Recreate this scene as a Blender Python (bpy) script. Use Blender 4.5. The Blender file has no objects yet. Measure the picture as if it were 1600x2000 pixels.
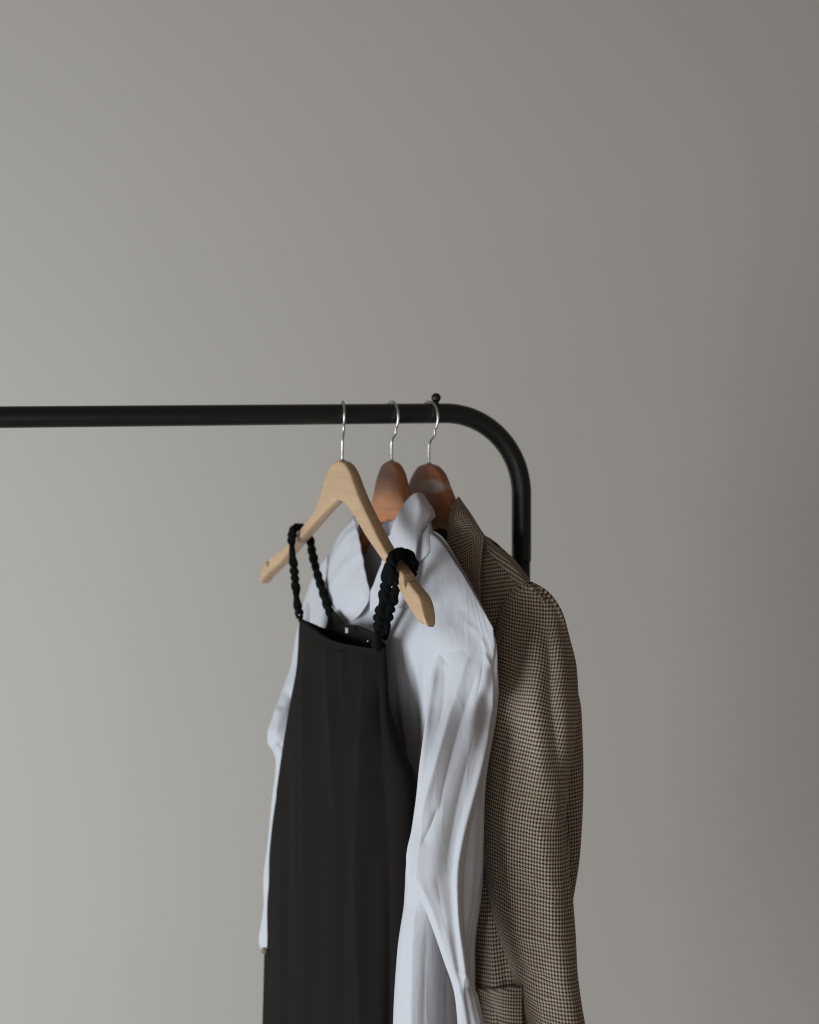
import bpy, bmesh, math, random
import numpy as np
from mathutils import Vector
random.seed(4)
RNG = np.random.default_rng(4)
S = bpy.context.scene
COL = S.collection
R = math.radians

# ------------------------------------------------------------------ camera
F = 3200.0            # focal length in photo pixels (photo is 1600 x 2000)
HC = 1.56             # camera height
HOR = 800.0           # photo row of the horizon
cd = bpy.data.cameras.new('camera')
cam = bpy.data.objects.new('camera', cd); COL.objects.link(cam)
cam.location = (0, 0, HC); cam.rotation_euler = (R(90), 0, 0)
cd.sensor_fit = 'HORIZONTAL'; cd.sensor_width = 24.0; cd.lens = 48.0
cd.shift_y = -(1000 - HOR) / 1600.0
cd.clip_end = 100
cd.dof.use_dof = True; cd.dof.focus_distance = 1.77; cd.dof.aperture_fstop = 3.2
S.camera = cam

# ------------------------------------------------------------------ world and lamps
w = bpy.data.worlds.new('World'); S.world = w; w.use_nodes = True
bg = w.node_tree.nodes['Background']
bg.inputs[0].default_value = (1.0, 0.84, 0.70, 1); bg.inputs[1].default_value = 0.128

def lamp(name, loc, target, size, size_y, power, col):
    l = bpy.data.lights.new(name, 'AREA'); l.shape = 'RECTANGLE'
    l.size = size; l.size_y = size_y; l.energy = power; l.color = col
    o = bpy.data.objects.new(name, l); COL.objects.link(o)
    o.location = loc
    o.rotation_euler = (Vector(target) - Vector(loc)).to_track_quat('-Z', 'Y').to_euler()
    return o
lamp('window_light', (-2.6, 0.45, 0.62), (0.1, 2.7, 0.60), 2.3, 1.8, 121, (0.80, 0.915, 1.0))
lamp('fill_light', (-0.4, -1.3, 0.7), (0.7, 3.0, 0.5), 2.6, 1.6, 14.5, (0.96, 0.97, 1.0))  # added fill with no real source, lifts the lower wall and garment fronts

S.view_settings.view_transform = 'Standard'; S.view_settings.look = 'None'
S.view_settings.exposure = 0; S.view_settings.gamma = 1
S.cycles.max_bounces = 6; S.cycles.filter_width = 1.2

# ------------------------------------------------------------------ small tools
def P(px, py, Y):
    return np.array([(px - 800) / F * Y, Y, HC - (py - HOR) / F * Y])

def project(p):
    p = np.asarray(p)
    return np.stack([800 + p[..., 0] / p[..., 1] * F, HOR + (HC - p[..., 2]) / p[..., 1] * F], -1)

class Frame:
    """upright frame of a hanger: u runs along the hanger (towards the viewer), v is its left side"""
    def __init__(s, x, Y, z, deg):
        t = R(deg); s.o = np.array([x, Y, z]); s.deg = deg
        s.d = np.array([math.sin(t), -math.cos(t), 0]); s.n = np.array([-math.cos(t), -math.sin(t), 0])
        s.rot = t - math.pi / 2
    def pt(s, px, py, v):
        k = (px - 800) / F
        # ray (kY, Y) ; n.(p-o) = v
        Y = (v + s.n @ s.o) / (s.n[0] * k + s.n[1])
        return P(px, py, Y)
    def uvz(s, u, v, z):
        u, v, z = np.broadcast_arrays(np.asarray(u, float), np.asarray(v, float), np.asarray(z, float))
        return s.o + u[..., None] * s.d + v[..., None] * s.n + z[..., None] * np.array([0, 0, 1.0])
    def local(s, p):
        q = np.asarray(p) - s.o
        return np.stack([q @ s.d, -(q @ s.n), q[..., 2]], -1)
    def u_at(s, px, v=0):
        return float((s.pt(px, HOR, v) - s.o) @ s.d)

def rail_at(px):
    k = (px - 800) / F
    x = k * 2.0 / (1 - 0.348 * k)
    return x, 2.0 + 0.348 * x
RAILZ = HC - 0.0045
def frame_on_rail(px, deg):
    x, y = rail_at(px); return Frame(x, y, RAILZ, deg)
F1 = frame_on_rail(669, 24)
F2 = frame_on_rail(765, 27)
F3 = frame_on_rail(838, 34)
F0 = Frame(*rail_at(838), RAILZ, 109.2 - 0)   # u runs along the rail to the right

def pchip(x, y, xn):
    x = np.asarray(x, float); y = np.asarray(y, float); xn = np.asarray(xn, float)
    h = np.diff(x); sh = (len(x) - 1,) + (1,) * (y.ndim - 1); hh = h.reshape(sh)
    d = np.diff(y, axis=0) / hh
    m = np.zeros_like(y)
    if len(x) > 2:
        a, b = d[:-1], d[1:]
        with np.errstate(divide='ignore', invalid='ignore'):
            mm = np.where(a * b > 0, 2 * a * b / (a + b), 0)
        m[1:-1] = mm
    m[0] = d[0]; m[-1] = d[-1]
    i = np.clip(np.searchsorted(x, xn) - 1, 0, len(x) - 2)
    t = ((xn - x[i]) / h[i]).reshape((-1,) + (1,) * (y.ndim - 1)); hi = h[i].reshape(t.shape)
    return (y[i] * (1 + 2 * t) * (1 - t) ** 2 + m[i] * hi * t * (1 - t) ** 2
            + y[i + 1] * t * t * (3 - 2 * t) + m[i + 1] * hi * t * t * (t - 1))

def catmull(P_, n, closed):
    """P_: (K, ...) -> (n, ...), uniform Catmull-Rom along axis 0"""
    K = len(P_)
    if closed:
        t = np.arange(n) / n * K; i = np.floor(t).astype(int); f = t - i
        g = [P_[(i + k) % K] for k in (-1, 0, 1, 2)]
    else:
        t = np.linspace(0, K - 1, n); i = np.minimum(np.floor(t).astype(int), K - 2); f = t - i
        ext = np.concatenate([2 * P_[:1] - P_[1:2], P_, 2 * P_[-1:] - P_[-2:-1]], 0)
        g = [ext[i + k] for k in (0, 1, 2, 3)]
    f = f.reshape((-1,) + (1,) * (P_.ndim - 1))
    return 0.5 * (2 * g[1] + (g[2] - g[0]) * f + (2 * g[0] - 5 * g[1] + 4 * g[2] - g[3]) * f ** 2
                  + (-g[0] + 3 * g[1] - 3 * g[2] + g[3]) * f ** 3)

def grid_normals(G, closed):
    if closed:
        du = np.roll(G, -1, 1) - np.roll(G, 1, 1)
    else:
        du = np.gradient(G, axis=1)
    dv = np.gradient(G, axis=0)
    n = np.cross(du, dv)
    return n / (np.linalg.norm(n, axis=-1, keepdims=True) + 1e-9)

def dist_poly(q, line):
    """signed distance (px) to a polyline and position 0..1 along it"""
    line = np.asarray(line, float)
    best = np.full(q.shape[:-1], 1e9); sg = np.zeros_like(best); al = np.zeros_like(best)
    seg = np.linalg.norm(np.diff(line, axis=0), axis=1); cum = np.concatenate([[0], np.cumsum(seg)]); L = cum[-1]
    for i in range(len(line) - 1):
        a, b = line[i], line[i + 1]; ab = b - a
        t = np.clip(((q - a) @ ab) / (ab @ ab), 0, 1)
        pr = a + t[..., None] * ab; dd = q - pr
        dist = np.linalg.norm(dd, axis=-1)
        cr = ab[0] * dd[..., 1] - ab[1] * dd[..., 0]
        k = dist < best
        best = np.where(k, dist, best); sg = np.where(k, np.sign(cr), sg); al = np.where(k, (cum[i] + t * seg[i]) / L, al)
    return best, sg, al

def smooth_line(line, n=24):
    return catmull(np.asarray(line, float), n, False)

def folds(G, closed, lines, center=None, outward=None, sharp_=1.8):
    """each fold: (polyline in photo px, height m, width on one side px, width on the other side px, ends)"""
    N = grid_normals(G, closed)
    if outward is not None:
        N = N * outward
    cam_p = np.array([0, 0, HC])
    facing = ((cam_p - G) * N).sum(-1) > -0.02
    q = project(G)
    D = np.zeros(G.shape[:2])
    for f in lines:
        line, h, wa, wb = f[:4]; ends = f[4] if len(f) > 4 else (0.15, 0.2)
        d, s, al = dist_poly(q, smooth_line(line))
        wdt = np.where(s > 0, wa, wb)
        fade = np.clip(al / max(ends[0], 1e-3), 0, 1) * np.clip((1 - al) / max(ends[1], 1e-3), 0, 1)
        fade = fade * fade * (3 - 2 * fade)
        D += h * np.exp(-(np.sqrt(d * d + 0.6) / wdt) ** sharp_) * fade * facing
    return G + N * D[..., None]

def wobble(G, closed, amp, fr, seed, axis='col', grow=None, outward=1):
    """gentle irregular hanging folds: sums of sines round the ring drifting along the length"""
    rg = np.random.default_rng(seed)
    N = grid_normals(G, closed) * outward
    nr, nc = G.shape[:2]
    a = np.arange(nc) / nc * 2 * math.pi; r = np.linspace(0, 1, nr)
    D = np.zeros((nr, nc))
    for k in fr:
        ph = rg.uniform(0, 6.28); dr = rg.uniform(-1.5, 1.5); am = rg.uniform(0.6, 1.2) / len(fr)
        w2 = rg.uniform(2, 6); ph2 = rg.uniform(0, 6.28)
        D += am * np.sin(k * a[None] + ph + dr * r[:, None]) * (0.65 + 0.35 * np.sin(w2 * r[:, None] + ph2))
    g = np.ones(nr) if grow is None else np.interp(r, grow[0], grow[1])
    return G + N * (D * amp * g[:, None])[..., None]

# ------------------------------------------------------------------ object tools
def tag(o, label=None, cat=None, group=None, kind=None):
    for k, v in (('label', label), ('category', cat), ('group', group), ('kind', kind)):
        if v: o[k] = v
    return o
def root(name, fr, label, cat, group=None):
    o = bpy.data.objects.new(name, None); COL.objects.link(o)
    o.empty_display_size = 0.05
    o.location = fr.o; o.rotation_euler = (0, 0, fr.rot)
    return tag(o, label, cat, group)
def link(name, me, mat, parent=None):
    o = bpy.data.objects.new(name, me); COL.objects.link(o)
    if mat: me.materials.append(mat)
    if parent: o.parent = parent
    return o
def grid_obj(name, G, closed, mat, parent, fr, thick=0.0, cap=False, uvscale=1.0, uvrot=0.0, flip=False, center=None, upright=False):
    nr, nc = G.shape[:2]
    L = fr.local(G) if fr else G
    verts = L.reshape(-1, 3)
    m = nc if closed else nc - 1
    i, j = np.meshgrid(np.arange(nr - 1), np.arange(m), indexing='ij')
    j2 = (j + 1) % nc
    fc = np.stack([i * nc + j, (i + 1) * nc + j, (i + 1) * nc + j2, i * nc + j2], -1).reshape(-1, 4)
    if flip: fc = fc[:, ::-1]
    faces = fc.tolist()
    me = bpy.data.meshes.new(name)
    me.from_pydata(verts.tolist(), [], faces)
    # uv in metres
    du = np.linalg.norm(np.diff(np.concatenate([G, G[:, :1]], 1) if closed else G, axis=1), axis=-1)
    U = np.concatenate([np.zeros((nr, 1)), np.cumsum(du, 1)], 1)
    U = U * 0.5 + 0.5 * U.mean(0)[None]
    dv = np.linalg.norm(np.diff(G, axis=0), axis=-1)
    V = np.concatenate([np.zeros((1, nc)), np.cumsum(dv, 0)], 0); V = V * 0.6 + 0.4 * V.mean(1)[:, None]
    if center is not None:
        U = np.concatenate([np.zeros((nr, 1)), np.cumsum(du, 1)], 1); U = U - U[:, center:center + 1]
        V = np.repeat(np.concatenate([[0], np.cumsum(dv[:, center])])[:, None], nc, 1)
    if upright: V = (HC - G[..., 2])
    if closed: V = np.concatenate([V, V[:, :1]], 1)
    uv = me.uv_layers.new(name='UVMap')
    I = np.stack([i, i + 1, i + 1, i], -1).reshape(-1, 4); J = np.stack([j, j, j + 1, j + 1], -1).reshape(-1, 4)
    if flip: I = I[:, ::-1]; J = J[:, ::-1]
    uu = U[I, J].ravel(); vv = V[I, J].ravel()
    c, s_ = math.cos(uvrot), math.sin(uvrot)
    arr = np.stack([uu * c - vv * s_, uu * s_ + vv * c], -1) * uvscale
    uv.data.foreach_set('uv', arr.ravel().astype(np.float32))
    me.polygons.foreach_set('use_smooth', [True] * len(me.polygons))
    me.update()
    o = link(name, me, mat, parent)
    if thick:
        sm = o.modifiers.new('cloth', 'SOLIDIFY'); sm.thickness = thick; sm.offset = -1
        sm.use_rim = True
    return o

def wrap_to(G, B, dlt, w):
    """lay the upper rows of sleeve G on the shoulder surface B (grid), fading to the free tube.
    dlt, w: tables (photo row, value): gap in metres / share of the free tube"""
    from mathutils.bvhtree import BVHTree
    nr, nc = B.shape[:2]
    V = [tuple(x) for x in B.reshape(-1, 3)]
    P4 = [(i * nc + j, (i + 1) * nc + j, (i + 1) * nc + (j + 1) % nc, i * nc + (j + 1) % nc) for i in range(nr - 1) for j in range(nc)]
    T = BVHTree.FromPolygons(V, P4)
    o = Vector((0, 0, HC)); G = G.copy()
    q = project(G)
    n = G.shape[1]
    half = n // 2                          # front half: columns 0 .. n/2
    rows_, Y2 = [], []
    for i in range(G.shape[0]):
        py = q[i, n // 4, 1]
        if py >= w[1]: break
        Ys = np.full(half + 1, np.nan)
        for j in range(half + 1):
            d = (Vector(G[i, j]) - o); d.normalize()
            h = T.ray_cast(o, d)
            if h[0] is not None: Ys[j] = h[0].y
        ok = ~np.isnan(Ys)
        if not ok.any(): continue
        Ys = np.minimum(Ys, np.nanmin(Ys) + 0.045)
        Y2.append(np.interp(np.arange(half + 1), np.arange(half + 1)[ok], Ys[ok])); rows_.append(i)
    Y2 = np.array(Y2)
    for _ in range(3):                     # a cloth does not follow every kink of what lies under it
        for ax, k in ((0, 7), (1, 5)):
            pad = [(k, k) if a == ax else (0, 0) for a in (0, 1)]
            E = np.pad(Y2, pad, mode='edge'); m_ = Y2.shape[ax]
            Y2 = sum(np.take(E, np.arange(t, t + m_), axis=ax) for t in range(2 * k + 1)) / (2 * k + 1)
    for i, Yf in zip(rows_, Y2):
        py = q[i, n // 4, 1]
        ww = min(max((py - w[0]) / (w[1] - w[0]), 0), 1); ww = ww ** 3 * (ww * (6 * ww - 15) + 10)
        dd = float(np.interp(py, *zip(*dlt)))
        for j in range(half + 1):
            e = math.sin(math.pi * j / half) ** 0.5
            Yn = (Yf[j] - (dd * e if dd > 0 else dd) + 0.002 * (1 - e)) * (1 - ww) + G[i, j, 1] * ww
            k = Yn / G[i, j, 1]
            p = G[i, j]; G[i, j] = [p[0] * k, Yn, HC + (p[2] - HC) * k]
        for j in range(half + 1, n):
            lim = max(Yf[0], Yf[half]) + 0.006
            Yn = lim * (1 - ww) + G[i, j, 1] * ww
            k = Yn / G[i, j, 1]
            p = G[i, j]; G[i, j] = [p[0] * k, Yn, HC + (p[2] - HC) * k]
    return G

def tube_pts(path, rad, n=16):
    """sweep a circle along a path (parallel transport) -> grid (len, n, 3)"""
    path = np.asarray(path, float); rad = np.broadcast_to(rad, len(path))
    T = np.gradient(path, axis=0); T /= np.linalg.norm(T, axis=1, keepdims=True)
    up = np.array([0, 0, 1.0]) if abs(T[0][2]) < 0.9 else np.array([1.0, 0, 0])
    a = np.cross(T[0], up); a /= np.linalg.norm(a)
    G = []
    for p, t, r in zip(path, T, rad):
        a = a - t * (a @ t); a /= np.linalg.norm(a); b = np.cross(t, a)
        ang = np.arange(n) / n * 2 * math.pi
        G.append(p + r * (np.cos(ang)[:, None] * a + np.sin(ang)[:, None] * b))
    return np.array(G)
def mesh_from_grids(name, grids, mat, parent, fr, closed_ends=True):
    V = []; Fc = []
    for G in grids:
        nr, nc = G.shape[:2]; b = len(V)
        V += (fr.local(G) if fr else G).reshape(-1, 3).tolist()
        for i in range(nr - 1):
            for j in range(nc):
                k = (j + 1) % nc
                Fc.append((b + i * nc + j, b + i * nc + k, b + (i + 1) * nc + k, b + (i + 1) * nc + j))
        if closed_ends:
            Fc.append(tuple(b + j for j in range(nc))[::-1]); Fc.append(tuple(b + (nr - 1) * nc + j for j in range(nc)))
    me = bpy.data.meshes.new(name); me.from_pydata(V, [], Fc)
    me.polygons.foreach_set('use_smooth', [True] * len(me.polygons)); me.update()
    bm = bmesh.new(); bm.from_mesh(me); bmesh.ops.recalc_face_normals(bm, faces=bm.faces); bm.to_mesh(me); bm.free()
    return link(name, me, mat, parent)

# ------------------------------------------------------------------ materials
def mat(name):
    m = bpy.data.materials.new(name); m.use_nodes = True
    nt = m.node_tree; b = nt.nodes['Principled BSDF']
    return m, nt, b
def N(nt, t, **kw):
    n = nt.nodes.new(t)
    for k, v in kw.items():
        if k.startswith('i_'):
            n.inputs[int(k[2:])].default_value = v
        else: setattr(n, k, v)
    return n
def math_(nt, op, a, b=None, c=None):
    n = nt.nodes.new('ShaderNodeMath'); n.operation = op
    for k, x in enumerate((a, b, c)):
        if x is None: continue
        if isinstance(x, (int, float)): n.inputs[k].default_value = x
        else: nt.links.new(x, n.inputs[k])
    return n.outputs[0]
def mixc(nt, fac, a, b, mode='MIX'):
    n = nt.nodes.new('ShaderNodeMix'); n.data_type = 'RGBA'; n.blend_type = mode
    if isinstance(fac, (int, float)): n.inputs[0].default_value = fac
    else: nt.links.new(fac, n.inputs[0])
    for k, x in ((6, a), (7, b)):
        if isinstance(x, tuple): n.inputs[k].default_value = (*x, 1)
        else: nt.links.new(x, n.inputs[k])
    return n.outputs[2]
def noise(nt, vec, scale, detail=3, rough=0.5, dist=0.0):
    n = nt.nodes.new('ShaderNodeTexNoise'); n.inputs['Scale'].default_value = scale
    n.inputs['Detail'].default_value = detail; n.inputs['Roughness'].default_value = rough
    n.inputs['Distortion'].default_value = dist
    if vec is not None: nt.links.new(vec, n.inputs['Vector'])
    return n.outputs[0]
def mapping(nt, vec, sc):
    n = nt.nodes.new('ShaderNodeMapping'); n.inputs['Scale'].default_value = sc
    nt.links.new(vec, n.inputs['Vector']); return n.outputs[0]
def ramp(nt, fac, stops):
    n = nt.nodes.new('ShaderNodeValToRGB'); e = n.color_ramp.elements
    e[0].position, e[0].color = stops[0][0], (*stops[0][1], 1)
    e[1].position, e[1].color = stops[-1][0], (*stops[-1][1], 1)
    for p, c in stops[1:-1]:
        k = e.new(p); k.color = (*c, 1)
    nt.links.new(fac, n.inputs[0]); return n.outputs[0]
def bump(nt, b, h, strength, dist):
    n = nt.nodes.new('ShaderNodeBump'); n.inputs['Strength'].default_value = strength
    n.inputs['Distance'].default_value = dist
    nt.links.new(h, n.inputs['Height']); nt.links.new(n.outputs[0], b.inputs['Normal']); return n

def wall_mat():
    m, nt, b = mat('wall_paint')
    tc = nt.nodes.new('ShaderNodeTexCoord').outputs['Object']
    a = noise(nt, tc, 1.3, 3); c = noise(nt, tc, 6, 2)
    col = mixc(nt, a, (0.515, 0.458, 0.408), (0.545, 0.486, 0.434))
    col = mixc(nt, math_(nt, 'MULTIPLY', c, 0.25), col, (0.48, 0.445, 0.41))
    nt.links.new(col, b.inputs['Base Color']); b.inputs['Roughness'].default_value = 0.85
    h = noise(nt, tc, 260, 4)
    bump(nt, b, h, 0.12, 0.002)
    return m
def paint_black():
    m, nt, b = mat('black_gloss_paint')
    tc = nt.nodes.new('ShaderNodeTexCoord').outputs['Object']
    n = noise(nt, tc, 60, 3)
    nt.links.new(mixc(nt, n, (0.006, 0.008, 0.007), (0.011, 0.014, 0.012)), b.inputs['Base Color'])
    nt.links.new(math_(nt, 'MULTIPLY_ADD', n, 0.10, 0.30), b.inputs['Roughness'])
    b.inputs['Specular IOR Level'].default_value = 0.5
    bump(nt, b, noise(nt, tc, 350, 2), 0.05, 0.0005)
    return m
def chrome():
    m, nt, b = mat('brushed_chrome')
    b.inputs['Metallic'].default_value = 1; b.inputs['Base Color'].default_value = (0.58, 0.57, 0.55, 1)
    b.inputs['Roughness'].default_value = 0.36
    return m
def wood(name, c1, c2, c3, rough, coat, worn=None):
    m, nt, b = mat(name)
    tc = nt.nodes.new('ShaderNodeTexCoord').outputs['Object']
    g = noise(nt, mapping(nt, tc, (9, 60, 130)), 1.0, 5, 0.6, 0.6)
    g2 = noise(nt, mapping(nt, tc, (30, 300, 600)), 1.0, 3, 0.6)
    big = noise(nt, mapping(nt, tc, (6, 8, 14)), 1.0, 2)
    col = ramp(nt, g, [(0.3, c1), (0.5, c2), (0.72, c3)])
    col = mixc(nt, math_(nt, 'MULTIPLY', g2, 0.25), col, c1)
    col = mixc(nt, math_(nt, 'MULTIPLY', big, 0.3), col, c3)
    if worn:
        sx = nt.nodes.new('ShaderNodeSeparateXYZ'); nt.links.new(tc, sx.inputs[0])
        dx = math_(nt, 'DIVIDE', math_(nt, 'SUBTRACT', sx.outputs[0], worn[0]), worn[2])
        dz = math_(nt, 'DIVIDE', math_(nt, 'SUBTRACT', sx.outputs[2], worn[1]), worn[3])
        r2 = math_(nt, 'ADD', math_(nt, 'MULTIPLY', dx, dx), math_(nt, 'MULTIPLY', dz, dz))
        nn = noise(nt, tc, 90, 3)
        k = math_(nt, 'SUBTRACT', math_(nt, 'MULTIPLY_ADD', nn, 0.9, 0.75), r2)
        n = nt.nodes.new('ShaderNodeMapRange'); nt.links.new(k, n.inputs[0])
        n.inputs[1].default_value = 0; n.inputs[2].default_value = 0.7; n.inputs[4].default_value = 0.85
        col = mixc(nt, n.outputs[0], col, (0.42, 0.33, 0.27))
    nt.links.new(col, b.inputs['Base Color'])
    b.inputs['Roughness'].default_value = rough; b.inputs['Coat Weight'].default_value = coat
    b.inputs['Coat Roughness'].default_value = 0.4; b.inputs['Specular IOR Level'].default_value = 0.3
    bump(nt, b, g2, 0.08, 0.0006)
    return m
def cloth(name, c, rough=0.9, sheen=0.2, spec=0.25, bs=0.25, trans=0.0, var=0.06, crease=0.0, obj=False, lint=False, sharp=0.0):
    m, nt, b = mat(name)
    uv = nt.nodes.new('ShaderNodeUVMap'); uv.uv_map = 'UVMap'; uv = uv.outputs[0]
    if obj: uv = nt.nodes.new('ShaderNodeTexCoord').outputs['Object']
    big = noise(nt, uv, 14, 3)
    c2 = tuple(x * (1 - var) for x in c)
    col = mixc(nt, big, c, c2)
    if lint:       # a few specks of fluff caught on the cloth
        vo = nt.nodes.new('ShaderNodeTexVoronoi'); vo.inputs['Scale'].default_value = 28; nt.links.new(uv, vo.inputs['Vector'])
        sp = nt.nodes.new('ShaderNodeSeparateColor'); nt.links.new(vo.outputs['Color'], sp.inputs[0])
        k = math_(nt, 'MULTIPLY', math_(nt, 'LESS_THAN', vo.outputs['Distance'], 0.028), math_(nt, 'GREATER_THAN', sp.outputs[0], 0.86))
        col = mixc(nt, math_(nt, 'MULTIPLY', k, 0.7), col, (0.14, 0.13, 0.125))
    nt.links.new(col, b.inputs['Base Color'])
    b.inputs['Roughness'].default_value = rough
    b.inputs['Sheen Weight'].default_value = sheen; b.inputs['Sheen Roughness'].default_value = 0.5
    b.inputs['Specular IOR Level'].default_value = spec
    f = noise(nt, mapping(nt, uv, (1.0, 0.35, 1)), 900, 3)
    cr = noise(nt, mapping(nt, uv, (1.0, 0.32, 1)), 42, 4, 0.55, 0.8)
    n1 = nt.nodes.new('ShaderNodeBump'); n1.inputs['Strength'].default_value = bs; n1.inputs['Distance'].default_value = 0.0006
    nt.links.new(f, n1.inputs['Height'])
    n2 = nt.nodes.new('ShaderNodeBump'); n2.inputs['Strength'].default_value = crease; n2.inputs['Distance'].default_value = 0.006
    nt.links.new(cr, n2.inputs['Height']); nt.links.new(n1.outputs[0], n2.inputs['Normal'])
    last = n2
    if sharp:       # thin pressed-in creases, mostly running down the cloth
        z = noise(nt, mapping(nt, uv, (1.0, 0.16, 1)), 34, 2, 0.5, 0.5)
        z = math_(nt, 'POWER', math_(nt, 'SUBTRACT', 1.0, math_(nt, 'ABSOLUTE', math_(nt, 'MULTIPLY_ADD', z, 4.0, -2.0))), 3.0)
        msk = noise(nt, mapping(nt, uv, (1.0, 0.5, 1)), 9, 2)
        z = math_(nt, 'MULTIPLY', math_(nt, 'MAXIMUM', z, 0.0), math_(nt, 'MULTIPLY', msk, msk))
        n3 = nt.nodes.new('ShaderNodeBump'); n3.inputs['Strength'].default_value = sharp; n3.inputs['Distance'].default_value = 0.006
        nt.links.new(z, n3.inputs['Height']); nt.links.new(n2.outputs[0], n3.inputs['Normal']); last = n3
    nt.links.new(last.outputs[0], b.inputs['Normal'])
    if trans:
        out = nt.nodes['Material Output']
        tr = nt.nodes.new('ShaderNodeBsdfTranslucent'); tr.inputs[0].default_value = (*c, 1)
        mx = nt.nodes.new('ShaderNodeMixShader'); mx.inputs[0].default_value = trans
        nt.links.new(b.outputs[0], mx.inputs[1]); nt.links.new(tr.outputs[0], mx.inputs[2])
        nt.links.new(mx.outputs[0], out.inputs[0])
    return m
def houndstooth():
    m, nt, b = mat('houndstooth_wool')
    uv = nt.nodes.new('ShaderNodeUVMap'); uv.uv_map = 'UVMap'
    # slightly uneven weave
    nz = nt.nodes.new('ShaderNodeTexNoise'); nz.inputs['Scale'].default_value = 30; nt.links.new(uv.outputs[0], nz.inputs['Vector'])
    va = nt.nodes.new('ShaderNodeVectorMath'); va.operation = 'MULTIPLY_ADD'
    nt.links.new(nz.outputs['Color'], va.inputs[0]); va.inputs[1].default_value = (0.0012, 0.0012, 0); nt.links.new(uv.outputs[0], va.inputs[2])
    sx = nt.nodes.new('ShaderNodeSeparateXYZ'); nt.links.new(va.outputs[0], sx.inputs[0])
    U = math_(nt, 'MULTIPLY', sx.outputs[0], 8 / 0.0032); V = math_(nt, 'MULTIPLY', sx.outputs[1], 8 / 0.0043)
    i = math_(nt, 'FLOOR', U); j = math_(nt, 'FLOOR', V)
    im = math_(nt, 'FLOORED_MODULO', i, 8.0); jm = math_(nt, 'FLOORED_MODULO', j, 8.0)
    wl = math_(nt, 'LESS_THAN', im, 3.5); fl = math_(nt, 'LESS_THAN', jm, 3.5)
    tw = math_(nt, 'LESS_THAN', math_(nt, 'FLOORED_MODULO', math_(nt, 'SUBTRACT', i, j), 4.0), 1.5)
    val = math_(nt, 'ADD', math_(nt, 'MULTIPLY', wl, tw), math_(nt, 'MULTIPLY', fl, math_(nt, 'SUBTRACT', 1.0, tw)))
    # faint rust overcheck threads
    o1 = math_(nt, 'LESS_THAN', math_(nt, 'FLOORED_MODULO', V, 40.0), 6.0)
    o2 = math_(nt, 'LESS_THAN', math_(nt, 'FLOORED_MODULO', U, 56.0), 6.0)
    ov = math_(nt, 'MAXIMUM', math_(nt, 'MULTIPLY', o1, 0.22), math_(nt, 'MULTIPLY', o2, 0.22))
    big = noise(nt, uv.outputs[0], 700, 2)
    light = mixc(nt, big, (0.375, 0.298, 0.215), (0.52, 0.42, 0.31))
    light = mixc(nt, ov, light, (0.36, 0.20, 0.145))
    cl = noise(nt, uv.outputs[0], 110, 2); light = mixc(nt, math_(nt, 'MULTIPLY', math_(nt, 'GREATER_THAN', cl, 0.55), 0.3), light, (0.36, 0.22, 0.17))
    dark = (0.006, 0.005, 0.004)
    nt.links.new(mixc(nt, val, dark, light), b.inputs['Base Color'])
    b.inputs['Roughness'].default_value = 0.9; b.inputs['Sheen Weight'].default_value = 0.12
    b.inputs['Specular IOR Level'].default_value = 0.15
    f = noise(nt, uv.outputs[0], 1500, 2)
    n = nt.nodes.new('ShaderNodeBump'); n.inputs['Strength'].default_value = 0.3; n.inputs['Distance'].default_value = 0.0006
    nt.links.new(f, n.inputs['Height']); nt.links.new(n.outputs[0], b.inputs['Normal'])
    return m

M_WALL = wall_mat(); M_BLACK = paint_black(); M_CHROME = chrome()
M_BEECH = wood('pale_beech_wood', (0.41, 0.255, 0.14), (0.47, 0.30, 0.17), (0.52, 0.34, 0.20), 0.42, 0.2)
M_CHERRY = wood('red_brown_wood', (0.27, 0.103, 0.045), (0.35, 0.138, 0.060), (0.42, 0.18, 0.083), 0.38, 0.3)
M_CHERRY2 = wood('worn_red_brown_wood', (0.27, 0.10, 0.046), (0.34, 0.132, 0.062), (0.41, 0.17, 0.083), 0.38, 0.3, worn=(0.016, -0.089, 0.026, 0.009))
M_SHIRT = cloth('white_cotton', (0.72, 0.705, 0.725), 0.8, 0.05, bs=0.35, trans=0.32, var=0.03, crease=0.16, sharp=0.35)
M_DRESS = cloth('black_crepe', (0.0128, 0.0102, 0.0088), 0.95, 0.0, spec=0.10, lint=True, bs=0.2, var=0.15, crease=0.12)
M_BRAID = cloth('black_braid_cord', (0.003, 0.0034, 0.0033), 0.9, 0.0, spec=0.12, bs=1.0, var=0.2, obj=True, crease=0.2)
M_TWEED = houndstooth()
M_LINING = cloth('dark_lining', (0.055, 0.043, 0.035), 0.6, 0.0)
M_BUTTON = cloth('horn_button', (0.22, 0.18, 0.15), 0.5, 0.0, obj=True)
M_LABEL = cloth('white_label_tape', (0.36, 0.36, 0.38), 0.8, 0.0)

# ------------------------------------------------------------------ wall
def box_obj(name, lo, hi, m):
    me = bpy.data.meshes.new(name); bm = bmesh.new(); bmesh.ops.create_cube(bm, size=1)
    for v in bm.verts:
        v.co = Vector([(lo[k] + hi[k]) / 2 + v.co[k] * (hi[k] - lo[k]) for k in range(3)])
    bm.to_mesh(me); bm.free(); return link(name, me, m)
tag(box_obj('wall', (-4.5, 3.25, 0), (4.0, 3.4, 3.2), M_WALL), kind='structure')

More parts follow.
